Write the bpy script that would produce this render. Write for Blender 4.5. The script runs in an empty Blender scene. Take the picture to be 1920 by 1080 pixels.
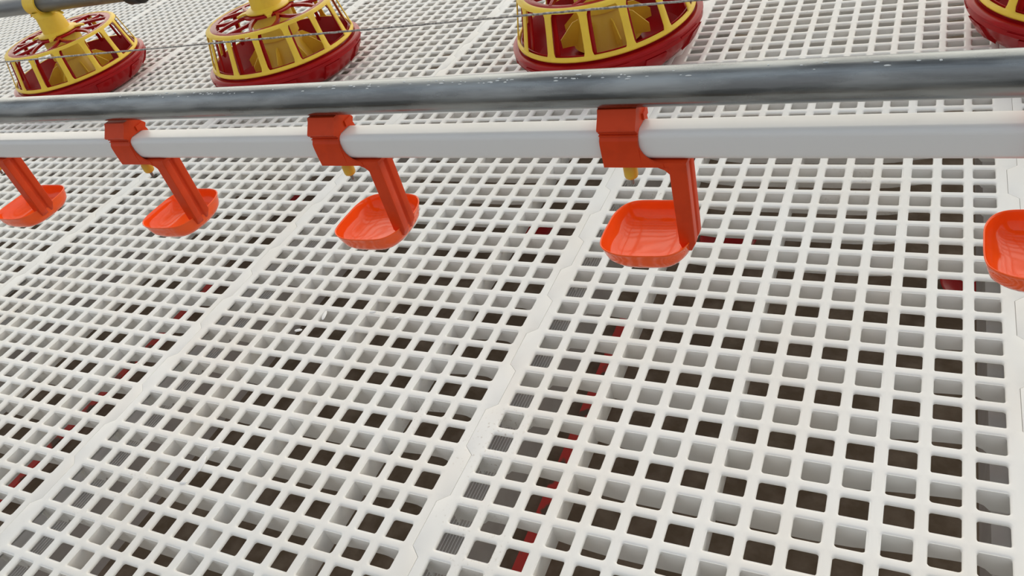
import bpy, bmesh, math, random
from mathutils import Matrix, Vector
random.seed(7)
SC = bpy.context.scene
COL = SC.collection

# ------------------------------------------------------------------ camera
cam_d = bpy.data.cameras.new('camera')
cam = bpy.data.objects.new('camera', cam_d)
COL.objects.link(cam)
AX = ((0.89247001, 0.38181952, -0.24023141),      # image right
      (0.07458586, -0.65010469, -0.75617514),     # image down
      (-0.44489799, 0.65694577, -0.60867728))     # forward
m = Matrix.Identity(4)
for i in range(3):
    m[i][0] = AX[0][i]
    m[i][1] = -AX[1][i]
    m[i][2] = -AX[2][i]
m[0][3], m[1][3], m[2][3] = -0.07978969, -0.84924613, 0.61461342
cam.matrix_world = m
cam_d.sensor_width = 36.0
cam_d.lens = 1465.96 / 1920 * 36
cam_d.clip_start = 0.02
cam_d.clip_end = 100
SC.camera = cam

# ------------------------------------------------------------------ world: daylight of a bright shed, open windows on the far side
W = bpy.data.worlds.new('daylight')
SC.world = W
W.use_nodes = True
nt = W.node_tree
for n in list(nt.nodes):
    nt.nodes.remove(n)
N = nt.nodes.new
L = nt.links.new
out = N('ShaderNodeOutputWorld')
bg = N('ShaderNodeBackground')
tc = N('ShaderNodeTexCoord')
sep = N('ShaderNodeSeparateXYZ')
L(tc.outputs['Generated'], sep.inputs[0])


def wmath(op, a, b=None, c=None, clamp=False):
    n = N('ShaderNodeMath')
    n.operation = op
    n.use_clamp = clamp
    for i, v in enumerate((a, b, c)):
        if v is None:
            continue
        if isinstance(v, (int, float)):
            n.inputs[i].default_value = v
        else:
            L(v, n.inputs[i])
    return n.outputs[0]


# angle in the plane across the pipes: 0 = towards the near side, 90 = straight up, 180 = far side
ang = wmath('DIVIDE', wmath('ARCTAN2', sep.outputs[2], wmath('MULTIPLY', sep.outputs[1], -1.0)), math.pi)
ang01 = wmath('ADD', wmath('MULTIPLY', ang, 0.5), 0.5)      # 0.5 near horizon, .75 up, 1 far horizon
ramp = N('ShaderNodeValToRGB')
cr = ramp.color_ramp
cr.elements[0].position = 0.0
cr.elements[0].color = (.50, .50, .48, 1)
cr.elements[1].position = 1.0
cr.elements[1].color = (.95, .93, .84, 1)
for pos, colr in ((0.25, (.16, .155, .15, 1)), (0.47, (.16, .16, .155, 1)), (0.52, (.50, .50, .50, 1)), (0.56, (.66, .66, .66, 1)),
                  (0.63, (.80, .83, .86, 1)), (0.70, (.80, .88, .96, 1)), (0.76, (.48, .51, .54, 1)), (0.81, (.46, .48, .50, 1)),
                  (0.84, (1.7, 1.65, 1.5, 1)), (0.95, (2.6, 2.45, 2.15, 1))):
    e = cr.elements.new(pos)
    e.color = colr
L(ang01, ramp.inputs[0])
# dark roof trusses / glazing bars crossing the bright part of the sky
zc = wmath('MAXIMUM', sep.outputs[2], 0.05)
px = wmath('DIVIDE', sep.outputs[0], zc)
py = wmath('DIVIDE', sep.outputs[1], zc)
b1 = wmath('LESS_THAN', wmath('FRACT', wmath('MULTIPLY', wmath('ADD', px, wmath('MULTIPLY', py, .25)), 2.4)), .13)
b2 = wmath('LESS_THAN', wmath('FRACT', wmath('MULTIPLY', wmath('SUBTRACT', py, wmath('MULTIPLY', px, .15)), 4.2)), .30)
bars = wmath('MULTIPLY', wmath('MAXIMUM', b1, b2), wmath('GREATER_THAN', sep.outputs[2], 0.12))
mixb = N('ShaderNodeMixRGB')
mixb.blend_type = 'MULTIPLY'
mixb.inputs[2].default_value = (.22, .22, .24, 1)
L(bars, mixb.inputs[0])
L(ramp.outputs[0], mixb.inputs[1])
L(mixb.outputs[0], bg.inputs[0])
bg.inputs[1].default_value = 1.0
L(bg.outputs[0], out.inputs[0])

SC.view_settings.view_transform = 'Standard'
SC.view_settings.look = 'None'
SC.view_settings.gamma = 1.0
SC.view_settings.use_curve_mapping = False
SC.view_settings.exposure = 0.24


# ------------------------------------------------------------------ materials
def srgb(r, g, b):
    def f(v):
        v /= 255.0
        return v / 12.92 if v <= .04045 else ((v + .055) / 1.055) ** 2.4
    return (f(r), f(g), f(b), 1)


def mat(name, base, rough=.5, metal=0.0, second=None, scale=30.0, lo=.45, hi=.6, bump=0.0, bscale=200.0,
        sss=0.0, stretch=None, detail=4.0, rough2=None, coat=0.0, spec=0.5):
    mt = bpy.data.materials.new(name)
    mt.use_nodes = True
    t = mt.node_tree
    p = t.nodes['Principled BSDF']
    p.inputs['Base Color'].default_value = base
    p.inputs['Roughness'].default_value = rough
    p.inputs['Metallic'].default_value = metal
    p.inputs['Specular IOR Level'].default_value = spec
    if coat:
        p.inputs['Coat Weight'].default_value = coat
        p.inputs['Coat Roughness'].default_value = .08
    if sss:
        p.inputs['Subsurface Weight'].default_value = sss
        p.inputs['Subsurface Radius'].default_value = (.020, .0195, .019)
        p.inputs['Subsurface Scale'].default_value = 1.0
    co = t.nodes.new('ShaderNodeTexCoord')
    mp = t.nodes.new('ShaderNodeMapping')
    if stretch:
        mp.inputs['Scale'].default_value = stretch
    t.links.new(co.outputs['Object'], mp.inputs[0])
    if second is not None:
        nz = t.nodes.new('ShaderNodeTexNoise')
        nz.inputs['Scale'].default_value = scale
        nz.inputs['Detail'].default_value = detail
        t.links.new(mp.outputs[0], nz.inputs[0])
        rp = t.nodes.new('ShaderNodeValToRGB')
        rp.color_ramp.elements[0].position = lo
        rp.color_ramp.elements[1].position = hi
        rp.color_ramp.elements[0].color = base
        rp.color_ramp.elements[1].color = second
        t.links.new(nz.outputs[0], rp.inputs[0])
        t.links.new(rp.outputs[0], p.inputs['Base Color'])
        if rough2 is not None:
            mr = t.nodes.new('ShaderNodeMapRange')
            mr.inputs[1].default_value = lo
            mr.inputs[2].default_value = hi
            mr.inputs[3].default_value = rough
            mr.inputs[4].default_value = rough2
            t.links.new(nz.outputs[0], mr.inputs[0])
            t.links.new(mr.outputs[0], p.inputs['Roughness'])
    if bump:
        n2 = t.nodes.new('ShaderNodeTexNoise')
        n2.inputs['Scale'].default_value = bscale
        t.links.new(mp.outputs[0], n2.inputs[0])
        bp = t.nodes.new('ShaderNodeBump')
        bp.inputs['Strength'].default_value = bump
        bp.inputs['Distance'].default_value = .001
        t.links.new(n2.outputs[0], bp.inputs['Height'])
        t.links.new(bp.outputs[0], p.inputs['Normal'])
    return mt


M = {}
M['slat'] = mat('white_slat_plastic', (.90, .895, .86, 1), .5, second=(.88, .85, .79, 1), scale=7, lo=.42, hi=.70,
                bump=.12, bscale=60, spec=.2)
t_ = M['slat'].node_tree
geo = t_.nodes.new('ShaderNodeNewGeometry')
fac = []
for sc_, lo_, hi_ in ((6.0, .60, .72), (260.0, .60, .70)):
    nz_ = t_.nodes.new('ShaderNodeTexNoise')
    nz_.inputs['Scale'].default_value = sc_
    nz_.inputs['Detail'].default_value = 3
    t_.links.new(geo.outputs['Position'], nz_.inputs[0])
    mr_ = t_.nodes.new('ShaderNodeMapRange')
    mr_.inputs[1].default_value = lo_
    mr_.inputs[2].default_value = hi_
    t_.links.new(nz_.outputs[0], mr_.inputs[0])
    fac.append(mr_.outputs[0])
mul_ = t_.nodes.new('ShaderNodeMath')
mul_.operation = 'MULTIPLY'
t_.links.new(fac[0], mul_.inputs[0])
t_.links.new(fac[1], mul_.inputs[1])
mx_ = t_.nodes.new('ShaderNodeMixRGB')
mx_.inputs[2].default_value = (.60, .55, .47, 1)
p_ = t_.nodes['Principled BSDF']
src_ = p_.inputs['Base Color'].links[0].from_socket
t_.links.new(mul_.outputs[0], mx_.inputs[0])
t_.links.new(src_, mx_.inputs[1])
t_.links.new(mx_.outputs[0], p_.inputs['Base Color'])
M['pvc'] = mat('white_tube_plastic', (.79, .79, .775, 1), .30, second=(.72, .72, .70, 1), scale=25, lo=.6, hi=.8,
               stretch=(.3, 1, 1))
M['galv'] = mat('galvanised_steel', (.20, .213, .218, 1), .22, 1.0, second=(.34, .36, .365, 1), scale=60, lo=.45, hi=.62,
                bump=.25, bscale=160, stretch=(.18, 1, 1), rough2=.36)
M['galv2'] = mat('dull_galvanised_steel', (.22, .23, .235, 1), .42, .8, second=(.28, .29, .29, 1), scale=40,
                 stretch=(.2, 1, 1))
M['zinc_drip'] = mat('zinc_drip', (.62, .66, .68, 1), .5, .4)
M['orange'] = mat('orange_plastic', (1.0, .112, .012, 1), .10, second=(.96, .104, .011, 1), scale=50, coat=0, spec=.36)
M['orange_arm'] = mat('orange_clip_plastic', (.66, .056, .010, 1), .40, second=(.60, .050, .009, 1), scale=50, spec=.2)
M['red'] = mat('red_plastic', (.36, .0055, .0075, 1), .26, second=(.32, .005, .007, 1), scale=20, spec=.2)
M['yellow'] = mat('yellow_plastic', (.85, .58, .05, 1), .42, second=(.80, .53, .05, 1), scale=25, spec=.4)
M['brass'] = mat('yellow_nipple_plastic', (.74, .48, .04, 1), .35)
M['pin'] = mat('steel_pin', (.30, .28, .26, 1), .35, .9)
M['wire'] = mat('steel_wire', (.50, .47, .43, 1), .5, .4, second=(.26, .24, .22, 1), scale=400, lo=.45, hi=.55)
M['frp'] = mat('grey_beam_plastic', (.60, .57, .55, 1), .6, second=(.55, .52, .50, 1), scale=20)
M['frp_line'] = mat('beam_rib_plastic', (.97, .96, .95, 1), .4)
M['dirt'] = mat('brown_soil', (.135, .096, .062, 1), .95, second=(.23, .175, .130, 1), scale=22, lo=.42, hi=.72,
                bump=.9, bscale=60, detail=8)
M['redrail'] = mat('worn_red_paint', (.55, .030, .022, 1), .55, second=(.10, .060, .038, 1), scale=24, lo=.53, hi=.60,
                   detail=6)
M['coupling'] = mat('dark_iron', (.035, .033, .032, 1), .5, .4)
M['flash'] = mat('white_plastic_flash', (.85, .85, .84, 1), .2)


# ------------------------------------------------------------------ helpers
def obj(name, bm, material, parent=None, smooth=True, angle=None):
    me = bpy.data.meshes.new(name)
    bm.normal_update()
    bm.to_mesh(me)
    bm.free()
    if smooth:
        for p in me.polygons:
            p.use_smooth = True
    mats = material if isinstance(material, (list, tuple)) else [material]
    for q in mats:
        me.materials.append(q)
    if angle is not None:
        me.set_sharp_from_angle(angle=math.radians(angle))
    o = bpy.data.objects.new(name, me)
    COL.objects.link(o)
    if parent is not None:
        o.parent = parent
    return o


def tag(o, label, cat, group=None):
    o['label'] = label
    o['category'] = cat
    if group:
        o['group'] = group
    return o


def thing(name, label, cat, loc, group=None):
    o = bpy.data.objects.new(name, None)
    o.empty_display_size = .05
    COL.objects.link(o)
    o.location = loc
    return tag(o, label, cat, group)


def copy_tree(o, parent=None):
    c = o.copy()
    COL.objects.link(c)
    if parent is not None:
        c.parent = parent
    for ch in [x for x in bpy.data.objects if x.parent == o]:
        copy_tree(ch, c)
    return c


def box(bm, x0, x1, y0, y1, z0, z1, taper=0.0):
    """box; taper shrinks the bottom in y"""
    v = []
    for z, t in ((z0, taper), (z1, 0)):
        for x, y in ((x0, y0 + t), (x1, y0 + t), (x1, y1 - t), (x0, y1 - t)):
            v.append(bm.verts.new((x, y, z)))
    for f in ((3, 2, 1, 0), (4, 5, 6, 7), (0, 1, 5, 4), (1, 2, 6, 5), (2, 3, 7, 6), (3, 0, 4, 7)):
        bm.faces.new([v[i] for i in f])
    return v


def loft(bm, loops, close_start=True, close_end=True, cyclic=False):
    """list of equal-length closed point loops -> skin"""
    vs = [[bm.verts.new(p) for p in lp] for lp in loops]
    n = len(loops[0])
    rng = len(vs) if cyclic else len(vs) - 1
    for a in range(rng):
        A, B = vs[a], vs[(a + 1) % len(vs)]
        for i in range(n):
            j = (i + 1) % n
            bm.faces.new((A[i], A[j], B[j], B[i]))
    if not cyclic:
        if close_start:
            bm.faces.new(list(reversed(vs[0])))
        if close_end:
            bm.faces.new(vs[-1])
    return vs


def lathe(bm, prof, n=64, cx=0, cy=0, closed=False):
    """profile of (r,z); closed=True joins the last profile point to the first (a ring)"""
    rings = []
    for r, z in prof:
        rings.append([bm.verts.new((cx + r * math.cos(2 * math.pi * i / n), cy + r * math.sin(2 * math.pi * i / n), z))
                      for i in range(n)])
    k = len(prof) if closed else len(prof) - 1
    for a in range(k):
        A, B = rings[a], rings[(a + 1) % len(prof)]
        for i in range(n):
            j = (i + 1) % n
            bm.faces.new((A[i], A[j], B[j], B[i]))
    if not closed:
        if prof[0][0] > 1e-5:
            bm.faces.new(list(reversed(rings[0])))
        if prof[-1][0] > 1e-5:
            bm.faces.new(rings[-1])
    bmesh.ops.recalc_face_normals(bm, faces=bm.faces[:])


def tube_x(bm, x0, x1, y, z, r, n=32, dz=0.0, segs=1):
    loops = []
    for s in range(segs + 1):
        t = s / segs
        x = x0 + (x1 - x0) * t
        loops.append([(x, y + r * math.cos(2 * math.pi * i / n), z + dz * t + r * math.sin(2 * math.pi * i / n))
                      for i in range(n)])
    loft(bm, loops)
    bmesh.ops.recalc_face_normals(bm, faces=bm.faces[:])


def extrude_x(bm, prof, x0, x1):
    """(y,z) outline extruded along x"""
    loft(bm, [[(x0, y, z) for y, z in prof], [(x1, y, z) for y, z in prof]])
    bmesh.ops.recalc_face_normals(bm, faces=bm.faces[:])


def bevel(bm, w, seg=2, angle=30):
    es = [e for e in bm.edges if len(e.link_faces) == 2 and e.calc_face_angle(0) > math.radians(angle)]
    bmesh.ops.bevel(bm, geom=es, offset=w, segments=seg, profile=.6, affect='EDGES', clamp_overlap=True)


# ------------------------------------------------------------------ the setting: soil below the slats
PU = .034
PV = .8887103 * PU
G = 14.70397 * PU
bm = bmesh.new()
bmesh.ops.create_grid(bm, x_segments=60, y_segments=45, size=1)
for v in bm.verts:
    v.co = Vector((-1.9 + v.co.x * 3.6, .45 + v.co.y * 2.1, -.36 + .006 * math.sin(v.co.x * 31) * math.cos(v.co.y * 27)
                   + random.uniform(-.003, .003)))
o = obj('floor', bm, M['dirt'])
o['kind'] = 'structure'

# ------------------------------------------------------------------ slatted floor panels
NC, NR = 14, 40
HU, HV = .0118, .0105         # half hole


def web_depth(c):
    pts = [(-.9, -.0398), (-.60, -.0398), (-.59, -.0285), (0, -.0285), (.12, -.023), (.28, -.0200), (.55, -.0200), (1, -.0210), (2, -.0250), (3, -.031), (4, -.033),
           (9, -.032), (10, -.028), (11, -.0210), (12, -.0185), (12.5, -.0190), (12.70, -.028), (13.60, -.0285), (13.61, -.0398), (13.9, -.0398)]
    for (a, za), (b, zb) in zip(pts, pts[1:]):
        if a <= c <= b:
            return za + (zb - za) * (c - a) / (b - a)
    return -.0285


def zig(r):
    """sideways offset (m) of the interlocking joint at row coordinate r"""
    t = ((r - 8.4) / 2.0) % 2.0
    A = .0055
    k = .16
    if t < k:
        return A - 2 * A * t / k
    if t < 1:
        return -A
    if t < 1 + k:
        return -A + 2 * A * (t - 1) / k
    return A


def panel_mesh():
    """local frame: column 0 at x=0, row index r at y=-r*PV, rows -12..27"""
    bm = bmesh.new()

    def rrect(hx, hy, r, z, cx, cy):
        pts = []
        for sx, sy, a0 in ((1, 1, 0), (-1, 1, 90), (-1, -1, 180), (1, -1, 270)):
            for k in range(5):
                a = math.radians(a0 + 22.5 * k)
                pts.append((cx + sx * (hx - r) + r * math.cos(a), cy + sy * (hy - r) + r * math.sin(a), z))
        return pts

    def outer(hx, hy, z, cx, cy, r, ihx, ihy):
        pts = []
        for sx, sy, a0 in ((1, 1, 0), (-1, 1, 90), (-1, -1, 180), (1, -1, 270)):
            A = (sx * hx, sy * (ihy - r))
            Cn = (sx * hx, sy * hy)
            B = (sx * (ihx - r), sy * hy)
            seq = [A, ((A[0] + Cn[0]) / 2, (A[1] + Cn[1]) / 2), Cn, ((B[0] + Cn[0]) / 2, (B[1] + Cn[1]) / 2), B]
            if a0 in (90, 270):
                seq = seq[::-1]
            pts += [(cx + x, cy + y, z) for x, y in seq]
        return pts

    T = -.0042
    for ri in range(NR):
        r = ri - 12
        for c in range(NC):
            cx, cy = -c * PU, -r * PV
            hx, hy = PU / 2, PV / 2
            loops = [outer(hx, hy, 0, cx, cy, .0045, HU + .0024, HV + .0024),
                     rrect(HU + .0024, HV + .0024, .0048, 0, cx, cy),
                     rrect(HU + .0011, HV + .0011, .0038, -.0004, cx, cy),
                     rrect(HU + .0002, HV + .0002, .0030, -.0016, cx, cy),
                     rrect(HU, HV, .0026, -.0028, cx, cy),
                     rrect(HU + .0002, HV + .0002, .0028, T, cx, cy),
                     outer(hx, hy, T, cx, cy, .0028, HU + .0002, HV + .0002)]
            vs = [[bm.verts.new(p) for p in lp] for lp in loops]
            n = 20
            for a in range(len(vs) - 1):
                for i in range(n):
                    j = (i + 1) % n
                    bm.faces.new((vs[a][i], vs[a][j], vs[a + 1][j], vs[a + 1][i]))
    # deep webs along x: under every bar between an odd row and the even row beyond it
    x_r, x_l = PU * .5 + .0055, -(NC - .5) * PU - .0055
    for ri in range(-12, 28):
        if ri % 2 == 0:
            continue
        yb = -(ri - .5) * PV
        N_ = 110
        top, bot = [], []
        for k in range(N_ + 1):
            x = x_r + (x_l - x_r) * k / N_
            top.append(x)
            bot.append(web_depth(-x / PU))
        tw, bw = .0050, .0044
        rows = []
        for k in range(N_ + 1):
            rows.append([(top[k], yb - tw, -.0012), (top[k], yb - bw, bot[k]), (top[k], yb + bw, bot[k]),
                         (top[k], yb + tw, -.0012)])
        loft(bm, rows)
    # deep webs along y
    y0, y1 = -27.5 * PV, 12.5 * PV
    for c in (2.5, 6.5, 10.5):
        x = -c * PU
        if c == -.5:
            x += .008
        if c == 13.5:
            x -= .009
        wt = .0056 if 0 < c < 13 else .0028
        d = -.030 if 0 < c < 13 else -.0400
        loft(bm, [[(x - wt, y, -.0012), (x + wt, y, -.0012), (x + wt - .0013, y, d), (x - wt + .0013, y, d)] for y in (y0 + .0005, y1 - .0005)])
    # side margins with the interlocking joint
    gap = .00018
    for side in (1, -1):
        xi = PU * .5 if side == 1 else -(NC - .5) * PU
        ue = xi + side * (G - NC * PU) / 2
        st = set()
        for k in range(-60, 120):
            for t in (0, .16, 1, 1.16):
                rr = 8.4 + 2 * (k + 0) + 2 * (t % 1) if False else 8.4 + 4 * k + 2 * t
                if -12.5 < rr < 27.5:
                    st.add(round(rr, 4))
        for k in range(41):
            st.add(-12.5 + k)
        st = sorted(st)
        cols = []
        for rr in st:
            y = -rr * PV
            u = ue + zig(rr) - side * gap
            cols.append([bm.verts.new(p) for p in ((xi, y, 0), (u - side * .0005, y, 0), (u - side * .0001, y, -.0002),
                                                   (u, y, -.0006), (u, y, -.010), (xi, y, -.010))])
        for A, B in zip(cols, cols[1:]):
            for i in range(5):
                bm.faces.new((A[i], A[i + 1], B[i + 1], B[i]))
    # end faces
    for y in (y0, y1):
        v = [bm.verts.new(p) for p in ((PU * .5, y, 0), (-(NC - .5) * PU, y, 0), (-(NC - .5) * PU, y, T), (PU * .5, y, T))]
        bm.faces.new(v)
    bmesh.ops.recalc_face_normals(bm, faces=bm.faces[:])
    return bm


NEAR = {
    -1: 'white slotted floor panel under the cut-off cup at the right edge',
    0: 'near white slotted floor panel running under the largest whole cup to the right seam',
    1: 'near white slotted floor panel from the bottom centre up between the two largest cups',
    2: 'near white slotted floor panel from the bottom left corner towards the second cup',
    3: 'near white slotted floor panel at the left edge, just below the leftmost cup',
    4: 'near white slotted floor panel seen only at the far left, behind the leftmost cup',
    5: 'near white slotted floor panel in a sliver at far left between tube and pipe',
}
FAR = {
    -1: 'far white slotted floor panel under the feeder cut off by the top right corner',
    0: 'far white slotted floor panel between the third feeder and the top right feeder',
    1: 'far white slotted floor panel under the third feeder from the left',
    2: 'far white slotted floor panel under the second feeder from the left',
    3: 'far white slotted floor panel between the two leftmost feeders',
    4: 'far white slotted floor panel under the leftmost feeder',
    5: 'far white slotted floor panel seen just above the cage of the leftmost feeder',
    6: 'far white slotted floor panel seen left of the stem of the leftmost feeder',
    7: 'far white slotted floor panel in the top left corner beyond the feed pipe',
}
base_panel = None
for row, names in ((0, NEAR), (1, FAR)):
    for pnl, lab in names.items():
        if base_panel is None:
            q = obj('slat_panel', panel_mesh(), M['slat'], angle=50)
            base_panel = q
        else:
            q = base_panel.copy()
            COL.objects.link(q)
        q.location = (-pnl * G, row * NR * PV, 0)
        tag(q, lab, 'floor panel', 'white slotted floor panels laid side by side')
        q['kind'] = 'thing'

# little white moulding burrs left on one near panel
burr_panel = [o_ for o_ in bpy.data.objects if o_.get('label') == NEAR[1]][0]
bm = bmesh.new()
for x, y, lx, ly in ((-.780, -.504, .006, .003), (-.782, -.526, .0025, .012), (-.787, -.554, .005, .002), (-.778, -.272, .003, .010),
                     (-.800, -.305, .006, .0025), (-.707, -.256, .005, .002), (-.665, -.262, .004, .002)):
    mm = Matrix.Translation((x + G, y, .0006)) @ Matrix.Rotation(.3, 4, 'Z') @ Matrix.Diagonal((lx, ly, .0011, 1))
    bmesh.ops.create_icosphere(bm, subdivisions=2, radius=1.0, matrix=mm)
for v in bm.verts:
    v.co += Vector([random.uniform(-.0004, .0004) for _ in range(2)] + [0])
q = obj('plastic_burrs', bm, M['flash'], burr_panel)
q['kind'] = 'stuff'

# support beams under each seam
BL = {-1: 'dull grey ribbed beam under the slats at the right edge of the photo',
      0: 'dull grey ribbed beam under the seam left of the largest whole cup',
      1: 'dull grey ribbed beam under the seam running to the bottom left corner',
      2: 'dull grey ribbed beam under the second seam from the left edge',
      3: 'dull grey ribbed beam glimpsed through the slats below the leftmost cup',
      4: 'dull grey ribbed beam below the slats behind the leftmost feeder'}
bb = None
for k, lab in BL.items():
    if bb is None:
        bm = bmesh.new()
        w = .0260
        z1, z2 = -.0405, -.118
        # hollow ribbed profile along y
        prof = [(-w, z2), (-w, z1)]
        n = 11
        for i in range(n):
            a = -.0125 + (w + .0125) * (i + .25) / n
            b = -.0125 + (w + .0125) * (i + .52) / n
            prof += [(a, z1), (a + .0002, z1 + .0009), (b, z1 + .0009), (b + .0002, z1)]
        prof += [(w, z1), (w, z2)]
        y0, y1 = -.86, 1.62
        A = [bm.verts.new((x, y0, z)) for x, z in prof]
        B = [bm.verts.new((x, y1, z)) for x, z in prof]
        for i in range(len(prof)):
            j = (i + 1) % len(prof)
            f = bm.faces.new((A[i], A[j], B[j], B[i]))
            if prof[i][1] > z1 + .0005 and prof[j][1] > z1 + .0005:
                f.material_index = 1
        bm.faces.new(A)
        bm.faces.new(list(reversed(B)))
        bmesh.ops.recalc_face_normals(bm, faces=bm.faces[:])
        q = obj('support_rail', bm, [M['frp'], M['frp_line']], smooth=False)
        bb = q
    else:
        q = bb.copy()
        COL.objects.link(q)
    q.location = (.029 - (k + 1) * G, 0, 0)
    q.scale.x = 1.22 if k >= 1 else 1.0
    tag(q, lab, 'beam', 'grey support beams under the floor seams')
    q['kind'] = 'thing'

# red painted rails on the soil
for (xa, xb, lab) in ((-.536, -.506, 'worn red painted rail on the soil, seen through slats below the largest cup'),
                      (-1.577, -1.553, 'worn red painted rail on the soil seen through the slats at far left')):
    bm = bmesh.new()
    box(bm, xa, xb, -.86, .16, -.372, -.345)
    bevel(bm, .003, 2)
    q = obj('painted_rail', bm, M['redrail'], angle=40)
    tag(q, lab, 'rail', 'red rails below the slats')

# ------------------------------------------------------------------ drinker line
TY, TZ = -.384, .337
bm = bmesh.new()
h, r = .0113, .0052
prof = []
for sx, sy, a0 in ((1, 1, 0), (-1, 1, 90), (-1, -1, 180), (1, -1, 270)):
    for k in range(7):
        a = math.radians(a0 + 15 * k)
        prof.append((TY + sx * (h - r) + r * math.cos(a), TZ + sy * (h - r) + r * math.sin(a)))
extrude_x(bm, prof, -1.75, .55)
q = obj('water_tube', bm, M['pvc'], angle=40)
tag(q, 'long white square plastic water tube carrying the orange cups, below the thick grey pipe', 'tube')

bm = bmesh.new()
tube_x(bm, -1.75, .55, TY, .3830, .01335, n=48, dz=-.0098, segs=8)
root = obj('galvanised_pipe', bm, M['galv'])
tag(root, 'thick shiny grey galvanised pipe running just above the white tube across the photo', 'pipe')
# zinc drips on the pipe
bm = bmesh.new()
for k in range(90):
    x = random.choice((-.30, -.36, -.42, -.5, -.25, -.62, -.7, -.1)) + random.gauss(0, .035)
    a = math.radians(random.gauss(66, 6))
    zz = .3830 - .0098 * (x + 1.75) / 2.3
    c = Vector((x, TY - .0132 * math.cos(a), zz + .0132 * math.sin(a)))
    mm = Matrix.Translation(c) @ Matrix.Diagonal((random.uniform(.7, 3.2), 1, .6, 1))
    bmesh.ops.create_icosphere(bm, subdivisions=1, radius=random.uniform(.0005, .0010), matrix=mm)
obj('zinc_drips', bm, M['zinc_drip'], root)['kind'] = 'stuff'

# thin steel wire above
bm = bmesh.new()
loops = []
NW = 520
for s in range(NW + 1):
    x = -2.0 + 2.7 * s / NW
    tw = s * 2.1
    rr = [.00072 + .00016 * math.cos(3 * (2 * math.pi * i / 10) + tw) for i in range(10)]
    loops.append([(x, TY + rr[i] * math.cos(2 * math.pi * i / 10), .4322 + rr[i] * math.sin(2 * math.pi * i / 10)) for i in range(10)])
loft(bm, loops)
q = obj('steel_cable', bm, M['wire'])
tag(q, 'thin twisted steel cable stretched in front of the feeders above the pipes', 'cable')


# ------------------------------------------------------------------ drinker cup (origin at the nipple axis, z = world)
def catmull(pts, n=4):
    res = []
    L_ = len(pts)
    for i in range(L_):
        p0, p1, p2, p3 = (Vector(pts[(i + d) % L_]) for d in (-1, 0, 1, 2))
        for k in range(n):
            t = k / n
            res.append(.5 * ((2 * p1) + (-p0 + p2) * t + (2 * p0 - 5 * p1 + 4 * p2 - p3) * t * t +
                             (-p0 + 3 * p1 - 3 * p2 + p3) * t ** 3))
    return res


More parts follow.
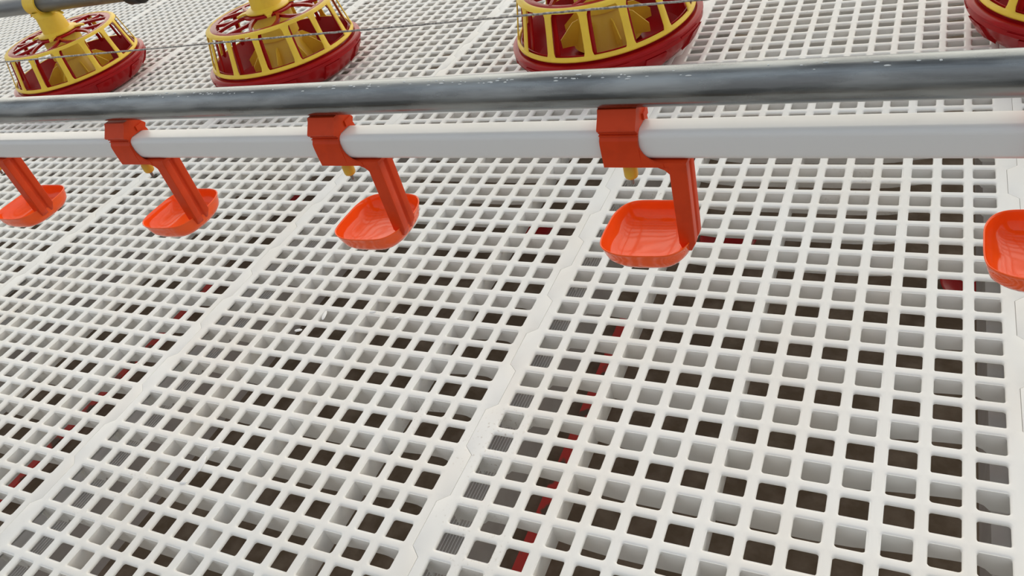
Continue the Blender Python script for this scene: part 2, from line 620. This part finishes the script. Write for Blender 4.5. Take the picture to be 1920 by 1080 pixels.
def make_drinker(label):
    t = thing('drinker_cup', label, 'drinker', (0, TY, TZ), 'orange drinker cups hanging from the white tube')
    o0 = Vector((0, TY, TZ))
    # clip around the tube: front plate, crown, back plate, and the strip that carries the arm
    g = .0005
    hh = .0113 + g
    outl = [(-hh - .0022, -.0148), (-hh - .0026, -.004), (-hh - .0026, .0035), (-hh - .0022, .0062), (-hh - .0004, .0085),
            (-hh + .0004, .0105), (-hh - .0010, .0128), (-hh - .0030, .0140), (-hh - .0036, .0155), (-hh - .0024, .0170),
            (-.0085, .0240), (-.0070, .0272), (.0070, .0272), (.0085, .0240), (hh + .003, .0165), (hh + .0036, .0150),
            (hh + .0012, .0125), (hh + .0022, .008), (hh + .0026, 0), (hh + .0022, -.0148)]
    inn = [(hh, -.0112), (hh, .0060), (hh - .0055, .0118), (-hh + .0055, .0118), (-hh, .0060), (-hh, -.0112)]
    prof = outl + inn
    bm = bmesh.new()
    # full-width clip made of an outer shape and the tube cavity: bottom closed by a floor slab
    A = [bm.verts.new((-.0140, y, z)) for y, z in prof]
    B = [bm.verts.new((.0140, y, z)) for y, z in prof]
    for i in range(len(prof)):
        j = (i + 1) % len(prof)
        bm.faces.new((A[i], A[j], B[j], B[i]))
    bm.faces.new(A)
    bm.faces.new(list(reversed(B)))
    box(bm, -.0140, .0140, -hh - .0022, hh + .0022, -.0152, -.0113)
    # latch lugs at the side of the crown
    box(bm, .0140, .0155, .002, .012, .0135, .0185)
    # thin snap ridge lines on the front of the crown
    for z in (.0098, .0122):
        box(bm, -.0141, .0141, -hh - .0012, -hh + .002, z - .0004, z + .0004)
    # curved fillet that sweeps from the front plate into the carrying strip
    for ys in (-hh - .0022, hh + .0002):
        pts = [(.0138, .006)]
        R_ = .0155
        for k in range(9):
            a = math.radians(180 + 90 * k / 8)
            pts.append((.0138 + R_ + R_ * math.cos(a), .003 + R_ * math.sin(a) + .0005))
        pts[0] = (.0138, .004)
        pts += [(.0300, -.0151), (.0138, -.0151)]
        lp = [[(x, y, z) for x, z in pts] for y in (ys, ys + .0020)]
        loft(bm, lp)
    # strip under the tube
    box(bm, .0130, .0457, -hh - .0017, .0070, -.0149, -.0119)
    # gusset where strip turns into the arm
    lp = [[(.0232, y, -.0148), (.0370, y, -.0148), (.0370, y, -.0270), (.0332, y, -.0215), (.0300, y, -.0180)] for y in (-hh - .0012, .0055)]
    loft(bm, lp)
    bmesh.ops.recalc_face_normals(bm, faces=bm.faces[:])
    obj('clip', bm, M['orange_arm'], t, angle=28)
    # arm: channel section, open to the outer side
    bm = bmesh.new()
    zt, zb = -.0120, -.0905
    ch = [(.0330, -.0135), (.0456, -.0135), (.0456, -.0055), (.0430, -.0045), (.0430, -.0015), (.0456, -.0005), (.0456, .0070), (.0330, .0070)]
    lps = []
    for z, s in ((zt, 0), (-.030, 0), (-.060, .0002), (-.082, .0004), (zb, .0045)):
        lps.append([(x - (s if x > .04 else -s * .4), y + (s * .6 if y < 0 else -s * .6), z) for x, y in ch])
    loft(bm, lps)
    bmesh.ops.recalc_face_normals(bm, faces=bm.faces[:])
    bevel(bm, .0005, 1)
    obj('arm', bm, M['orange_arm'], t, angle=35)
    # cup
    rim = [(-.0275, -.0195), (-.029, -.010), (-.029, .005), (-.0283, .0190), (-.0245, .030), (-.0185, .0365), (-.010, .0393),
           (.006, .040), (.020, .0402), (.031, .037), (.0375, .030), (.0412, .02), (.0427, .006), (.0423, -.005),
           (.0405, -.015), (.0372, -.0225), (.032, -.028), (.025, -.031), (.012, -.0325), (0, -.033), (-.011, -.0320),
           (-.0195, -.0285), (-.0245, -.0245)]
    rim = catmull([(x, y, 0) for x, y in rim], 4)
    cx, cy = .007, .003
    zr = .256 - TZ

    def ring(s, z, inset=0.0):
        o_ = []
        for p in rim:
            d = Vector((p.x - cx, p.y - cy))
            l_ = d.length
            d = d * ((l_ * s - inset) / l_)
            o_.append((cx + d.x, cy + d.y, zr + z))
        return o_
    bm = bmesh.new()
    loops = [ring(.30, -.0205), ring(.60, -.0198), ring(.80, -.0165), ring(.905, -.0118), ring(.955, -.0060), ring(.975, -.0020),
             ring(.990, -.0012), ring(1.0, -.0003), ring(.999, .0003), ring(.99, .0006), ring(.975, .0003), ring(.965, -.0005), ring(.950, -.0040),
             ring(.915, -.0085), ring(.84, -.0125), ring(.70, -.0158), ring(.5, -.0175), ring(.25, -.0182)]
    loft(bm, loops)
    bmesh.ops.recalc_face_normals(bm, faces=bm.faces[:])
    # low ridges along the floor of the cup
    obj('cup', bm, M['orange'], t)
    # nipple
    bm = bmesh.new()
    lathe(bm, [(.0030, -.0330), (.0047, -.0318), (.0052, -.0300), (.0052, -.0235), (.0044, -.0225), (.0044, -.0140)], 20)
    nz = obj('nipple', bm, M['brass'], t, angle=40)
    bm = bmesh.new()
    lathe(bm, [(.0010, -.0382), (.0015, -.0378), (.0015, -.0322)], 14)
    obj('pin', bm, M['pin'], nz, angle=40)
    return t


DL = [(-1.0392, 'orange drinker cup at the left edge, its clip outside the photo'),
      (-.7802, 'small orange drinker cup second from the left, clipped to the white tube'),
      (-.5220, 'orange drinker cup third from the left, hanging from the white tube mid-photo'),
      (-.2634, 'largest whole orange drinker cup, right of centre on the white tube'),
      (-.0060, 'orange drinker cup cut off by the right edge of the photo')]
d0 = None
for x, lab in DL:
    if d0 is None:
        q = d0 = make_drinker(lab)
    else:
        q = copy_tree(d0)
        q['label'] = lab
    q.location = (x, TY, TZ)

# ------------------------------------------------------------------ feeder line
FY = .485
FZ = .236
bm = bmesh.new()
tube_x(bm, -3.2, .55, FY, FZ, .0225, n=40)
q = obj('feed_pipe', bm, M['galv2'])
tag(q, 'grey steel feed pipe through the stems of the feeders, seen at top left', 'pipe')
bm = bmesh.new()
tube_x(bm, -1.775, -1.735, FY, FZ, .0315, n=32)
bevel(bm, .003, 2)
box(bm, -1.762, -1.748, FY - .036, FY - .026, FZ - .008, FZ + .008)
q = obj('pipe_coupling', bm, M['coupling'], angle=40)
tag(q, 'dark round coupling on the grey feed pipe at the top edge, left of second feeder', 'coupling')


def ringbar(bm, a, half, prof_pts, thick):
    """flat bar following a list of (r,z,halfwidth) at angle a; thickness radially inwards"""
    lps = []
    ca, sa = math.cos(a), math.sin(a)
    for r, z, hw in prof_pts:
        lp = []
        for rr, s in ((r, -1), (r, 1), (r - thick, 1), (r - thick, -1)):
            x = rr * ca - s * hw * sa
            y = rr * sa + s * hw * ca
            lp.append((x, y, z))
        lps.append(lp)
    loft(bm, lps)


NB = 14


def make_feeder(label, phase):
    t = thing('pan_feeder', label, 'feeder', (0, FY, .073), 'red and yellow pan feeders along the feed pipe')
    # pan
    bm = bmesh.new()
    lathe(bm, [(.02, -.052), (.060, -.050), (.085, -.056), (.115, -.060), (.138, -.050), (.150, -.030), (.1535, .0005), (.1548, .0030), (.1562, .0025), (.1575, -.0080), (.163, -.0105),
               (.168, -.0090), (.1740, -.0100), (.1770, -.0125), (.1770, -.0160), (.1755, -.0175), (.1755, -.0250),
               (.1735, -.0275), (.166, -.040), (.150, -.058), (.138, -.0665), (.120, -.0690), (.05, -.0690)], 112)
    pan = obj('pan', bm, M['red'], t, angle=35)
    # stiffening wedges under the rim
    for k in range(10):
        bm = bmesh.new()
        a = 2 * math.pi * (k + .35) / 10
        ca, sa = math.cos(a), math.sin(a)
        lps = []
        for s in (-.020, -.012, .012, .020):
            e = .75 if abs(s) > .015 else 1
            lp = []
            for r, z in ((.150, -.030), (.1765, -.0262), (.1740 * (.97 + .03 * e), -.0330), (.1640 * (.95 + .05 * e), -.0500), (.150, -.0600)):
                lp.append((r * ca - s * sa, r * sa + s * ca, z))
            lps.append(lp)
        loft(bm, lps)
        bmesh.ops.recalc_face_normals(bm, faces=bm.faces[:])
        obj('rim_wedge', bm, M['red'], pan, angle=30)
    # latch slots band: raised lips on the rim
    for k in range(7):
        bm = bmesh.new()
        a0 = 2 * math.pi * (k + .2) / 7
        span = .30
        lps = []
        for i in range(9):
            a = a0 + span * i / 8
            ca, sa = math.cos(a), math.sin(a)
            lps.append([(r * ca, r * sa, z) for r, z in ((.1745, -.0188), (.1772, -.0188), (.1776, -.0205), (.1745, -.0212))])
        loft(bm, lps)
        bmesh.ops.recalc_face_normals(bm, faces=bm.faces[:])
        obj('rim_latch', bm, M['red'], pan, angle=30)

    # yellow cage
    bm = bmesh.new()
    lathe(bm, [(.1600, -.0050), (.1650, -.0050), (.1660, -.0030), (.1648, .0016), (.1636, .0026), (.1605, .0026), (.1594, .0012), (.1590, -.0030)], 112, closed=True)
    cage = obj('cage_base_ring', bm, M['yellow'], t, angle=40)
    bm = bmesh.new()
    lathe(bm, [(.1350, .0796), (.1365, .0804), (.1400, .0804), (.1432, .0794), (.1460, .0772), (.1470, .0745), (.1448, .0740), (.1434, .0752), (.1405, .0768),
               (.1385, .0776), (.1365, .0776), (.1350, .0770)], 112, closed=True)
    obj('cage_top_ring', bm, M['yellow'], t, angle=40)
    for k in range(NB):
        a = phase + 2 * math.pi * k / NB
        bm = bmesh.new()
        ringbar(bm, a, 0, [(.1642, .000, .0125), (.1634, .0045, .0082), (.1622, .010, .0068), (.1550, .040, .0063), (.1485, .068, .0070),
                           (.1474, .0735, .0088), (.1462, .0768, .0125)], .0026)
        bmesh.ops.recalc_face_normals(bm, faces=bm.faces[:])
        bevel(bm, .0006, 1)
        obj('cage_bar', bm, M['yellow'], t, angle=45)
    # red inner grill: ring, curved spokes and drop bars
    bm = bmesh.new()
    lathe(bm, [(.1220, .0765), (.1220, .0792), (.1345, .0800), (.1365, .0790), (.1365, .0755), (.1320, .0745)], 96, closed=True)
    lathe(bm, [(.0360, .0815), (.0360, .0850), (.0560, .0850), (.0580, .0835), (.0580, .0800), (.0360, .0790)], 64, closed=True)
    grill = obj('grill', bm, M['red'], t, angle=40)
    for k in range(7):
        a0 = phase + .12 + 2 * math.pi * k / 7
        bm = bmesh.new()
        for sgn in (1, -1):
            lps = []
            for i in range(7):
                tt = i / 6
                r = .054 + (.125 - .054) * tt
                a = a0 + sgn * .26 * tt ** 1.4
                ca, sa = math.cos(a), math.sin(a)
                w_ = .0034
                z = .0825 - .0045 * tt
                lps.append([(r * ca - s * w_ * sa, r * sa + s * w_ * ca, z + dz) for s, dz in ((-1, .0018), (1, .0018), (1, -.0045), (-1, -.0045))])
            loft(bm, lps)
        bmesh.ops.recalc_face_normals(bm, faces=bm.faces[:])
        obj('grill_spoke', bm, M['red'], grill, angle=40)
    for k in range(NB):
        a = phase + .050 + 2 * math.pi * k / NB
        bm = bmesh.new()
        ringbar(bm, a, 0, [(.1560, -.006, .0042), (.1500, .020, .0042), (.1420, .062, .0042), (.1340, .0755, .0055), (.1230, .0765, .0055)], .0028)
        bmesh.ops.recalc_face_normals(bm, faces=bm.faces[:])
        obj('grill_bar', bm, M['red'], grill, angle=40)
    # yellow stem: flange, drum, upper cone and pipe saddle
    bm = bmesh.new()
    lathe(bm, [(.0300, .0860), (.0490, .0860), (.0505, .0875), (.0505, .0895), (.0480, .0908), (.0365, .0918), (.0345, .0935), (.0315, .1280), (.0310, .1330),
               (.0280, .1330), (.0285, .1280), (.0315, .0935)], 64, closed=True)
    stem = obj('stem', bm, M['yellow'], t, angle=40)
    for k in range(4):
        a = phase + .5 + k * math.pi / 2
        bm = bmesh.new()
        ca, sa = math.cos(a), math.sin(a)
        lps = [[(r * ca - s * hw * sa, r * sa + s * hw * ca, z + dz) for s, dz in ((-1, .002), (1, .002), (1, -.0022), (-1, -.0022))]
               for r, hw, z in ((.046, .010, .0885), (.056, .0085, .0885), (.064, .005, .0870), (.070, .0042, .0850))]
        loft(bm, lps)
        bmesh.ops.recalc_face_normals(bm, faces=bm.faces[:])
        obj('flange_tab', bm, M['yellow'], stem, angle=40)
    # saddle: two cheeks around the pipe, a crown over it
    pz = FZ - .073
    bm = bmesh.new()
    n = 28
    for x0, x1, ro in ((-.036, .009, .0270),):
        lps = []
        for i in range(n):
            a = 2 * math.pi * i / n
            ca, sa = math.cos(a), math.sin(a)
            lps.append([(x0, .0228 * ca, pz + .0228 * sa), (x0, ro * ca, pz + ro * sa), (x1, ro * ca, pz + ro * sa), (x1, .0228 * ca, pz + .0228 * sa)])
        loft(bm, lps, cyclic=True)
    # neck that widens from the ring clamp into the cone
    nk = 24
    lps = []
    for z, rx, ry, ox in ((.1320, .0312, .0312, 0), (.1350, .0300, .0310, -.003), (.1385, .0260, .0300, -.009), (.1420, .0225, .0280, -.013), (.147, .0215, .0265, -.014)):
        lps.append([(ox + rx * math.cos(2 * math.pi * i / nk), ry * math.sin(2 * math.pi * i / nk), z) for i in range(nk)])
    va = [[bm.verts.new(p) for p in lp] for lp in lps]
    for A, B in zip(va, va[1:]):
        for i in range(nk):
            # leave the faces inside the pipe out
            bm.faces.new((A[i], A[(i + 1) % nk], B[(i + 1) % nk], B[i]))
    bmesh.ops.recalc_face_normals(bm, faces=bm.faces[:])
    obj('pipe_saddle', bm, M['yellow'], t, angle=40)
    # small hooks left and right of the saddle
    for sx in (-1, 1):
        bm = bmesh.new()
        lps = []
        for i, (x, z) in enumerate(((.030, .1385), (.045, .1405), (.056, .1385), (.064, .1325))):
            w_ = .0045 - .0006 * i
            lps.append([(sx * x - .002, -w_, z + .0016), (sx * x - .002, w_, z + .0016), (sx * x - .002, w_, z - .0016), (sx * x - .002, -w_, z - .0016)])
        loft(bm, lps)
        bmesh.ops.recalc_face_normals(bm, faces=bm.faces[:])
        obj('stem_hook', bm, M['yellow'], stem, angle=40)
    # inner feed drum with wings
    bm = bmesh.new()
    lathe(bm, [(.0440, .0800), (.0470, .0790), (.0475, .0250), (.0450, .0250), (.0450, .0230), (.0430, .0225), (.0430, .0780)], 64, closed=True)
    drum = obj('feed_drum', bm, M['yellow'], t, angle=40)
    bm = bmesh.new()
    lathe(bm, [(.0400, .0240), (.0425, .0240), (.0480, .0000), (.0600, -.0330), (.0640, -.0400), (.0600, -.0400), (.0560, -.0330), (.0440, .0000)], 64, closed=True)
    obj('feed_cone', bm, M['brass'], drum, angle=40)
    for k in range(8):
        a = phase + .25 + 2 * math.pi * k / 8
        bm = bmesh.new()
        ca, sa = math.cos(a), math.sin(a)
        pts = [(.0485, .012), (.060, .010), (.088, -.014), (.088, -.030), (.060, -.034), (.048, -.004)]
        lps = [[(r * ca - s * sa, r * sa + s * ca, z) for r, z in pts] for s in (-.0009, .0009)]
        loft(bm, lps)
        bmesh.ops.recalc_face_normals(bm, faces=bm.faces[:])
        obj('feed_wing', bm, M['yellow'], drum, angle=40)
    return t


FL = [(-2.112, .012, -.006, 0.0, 'red and yellow pan feeder at the top left with its grey pipe visible'),
      (-1.382, .012, .026, 0.10, 'red and yellow pan feeder second from the left along the top'),
      (-.606, -.028, -.022, .28, 'large red and yellow pan feeder at top centre right'),
      (.150, .012, .0, .15, 'red and yellow pan feeder cut off by the top right corner')]
f0 = None
for x, tx, ty, rz, lab in FL:
    if f0 is None:
        q = f0 = make_feeder(lab, 0.10)
    else:
        q = copy_tree(f0)
        q['label'] = lab
    q.location = (x, FY, .076 if tx < 0 else .073)
    q.rotation_euler = (-math.atan(ty), math.atan(tx), rz)

# ------------------------------------------------------------------ red dishes lying on the soil
bm = bmesh.new()
lathe(bm, [(.02, 0), (.040, .002), (.050, .012), (.054, .0125), (.052, .009), (.043, -.002), (.02, -.003)], 40, closed=False)
dish = obj('red_dish', bm, M['red'], angle=40)
DS = [((-.802, .375), 'dark red dish on the soil seen through slats left of the largest cup'),
      ((-.388, .370), 'dark red dish on the soil seen through slats just right of the largest cup'),
      ((.030, .285), 'dark red dish on the soil seen through slats near the right seam'),
      ((-1.570, .455), 'dark red dish on the soil seen through slats right of the second cup')]
for i, ((x, y), lab) in enumerate(DS):
    q = dish if i == 0 else dish.copy()
    if i:
        COL.objects.link(q)
    q.location = (x, y, -.349)
    tag(q, lab, 'dish', 'red dishes under the slats')

bpy.context.view_layer.update()
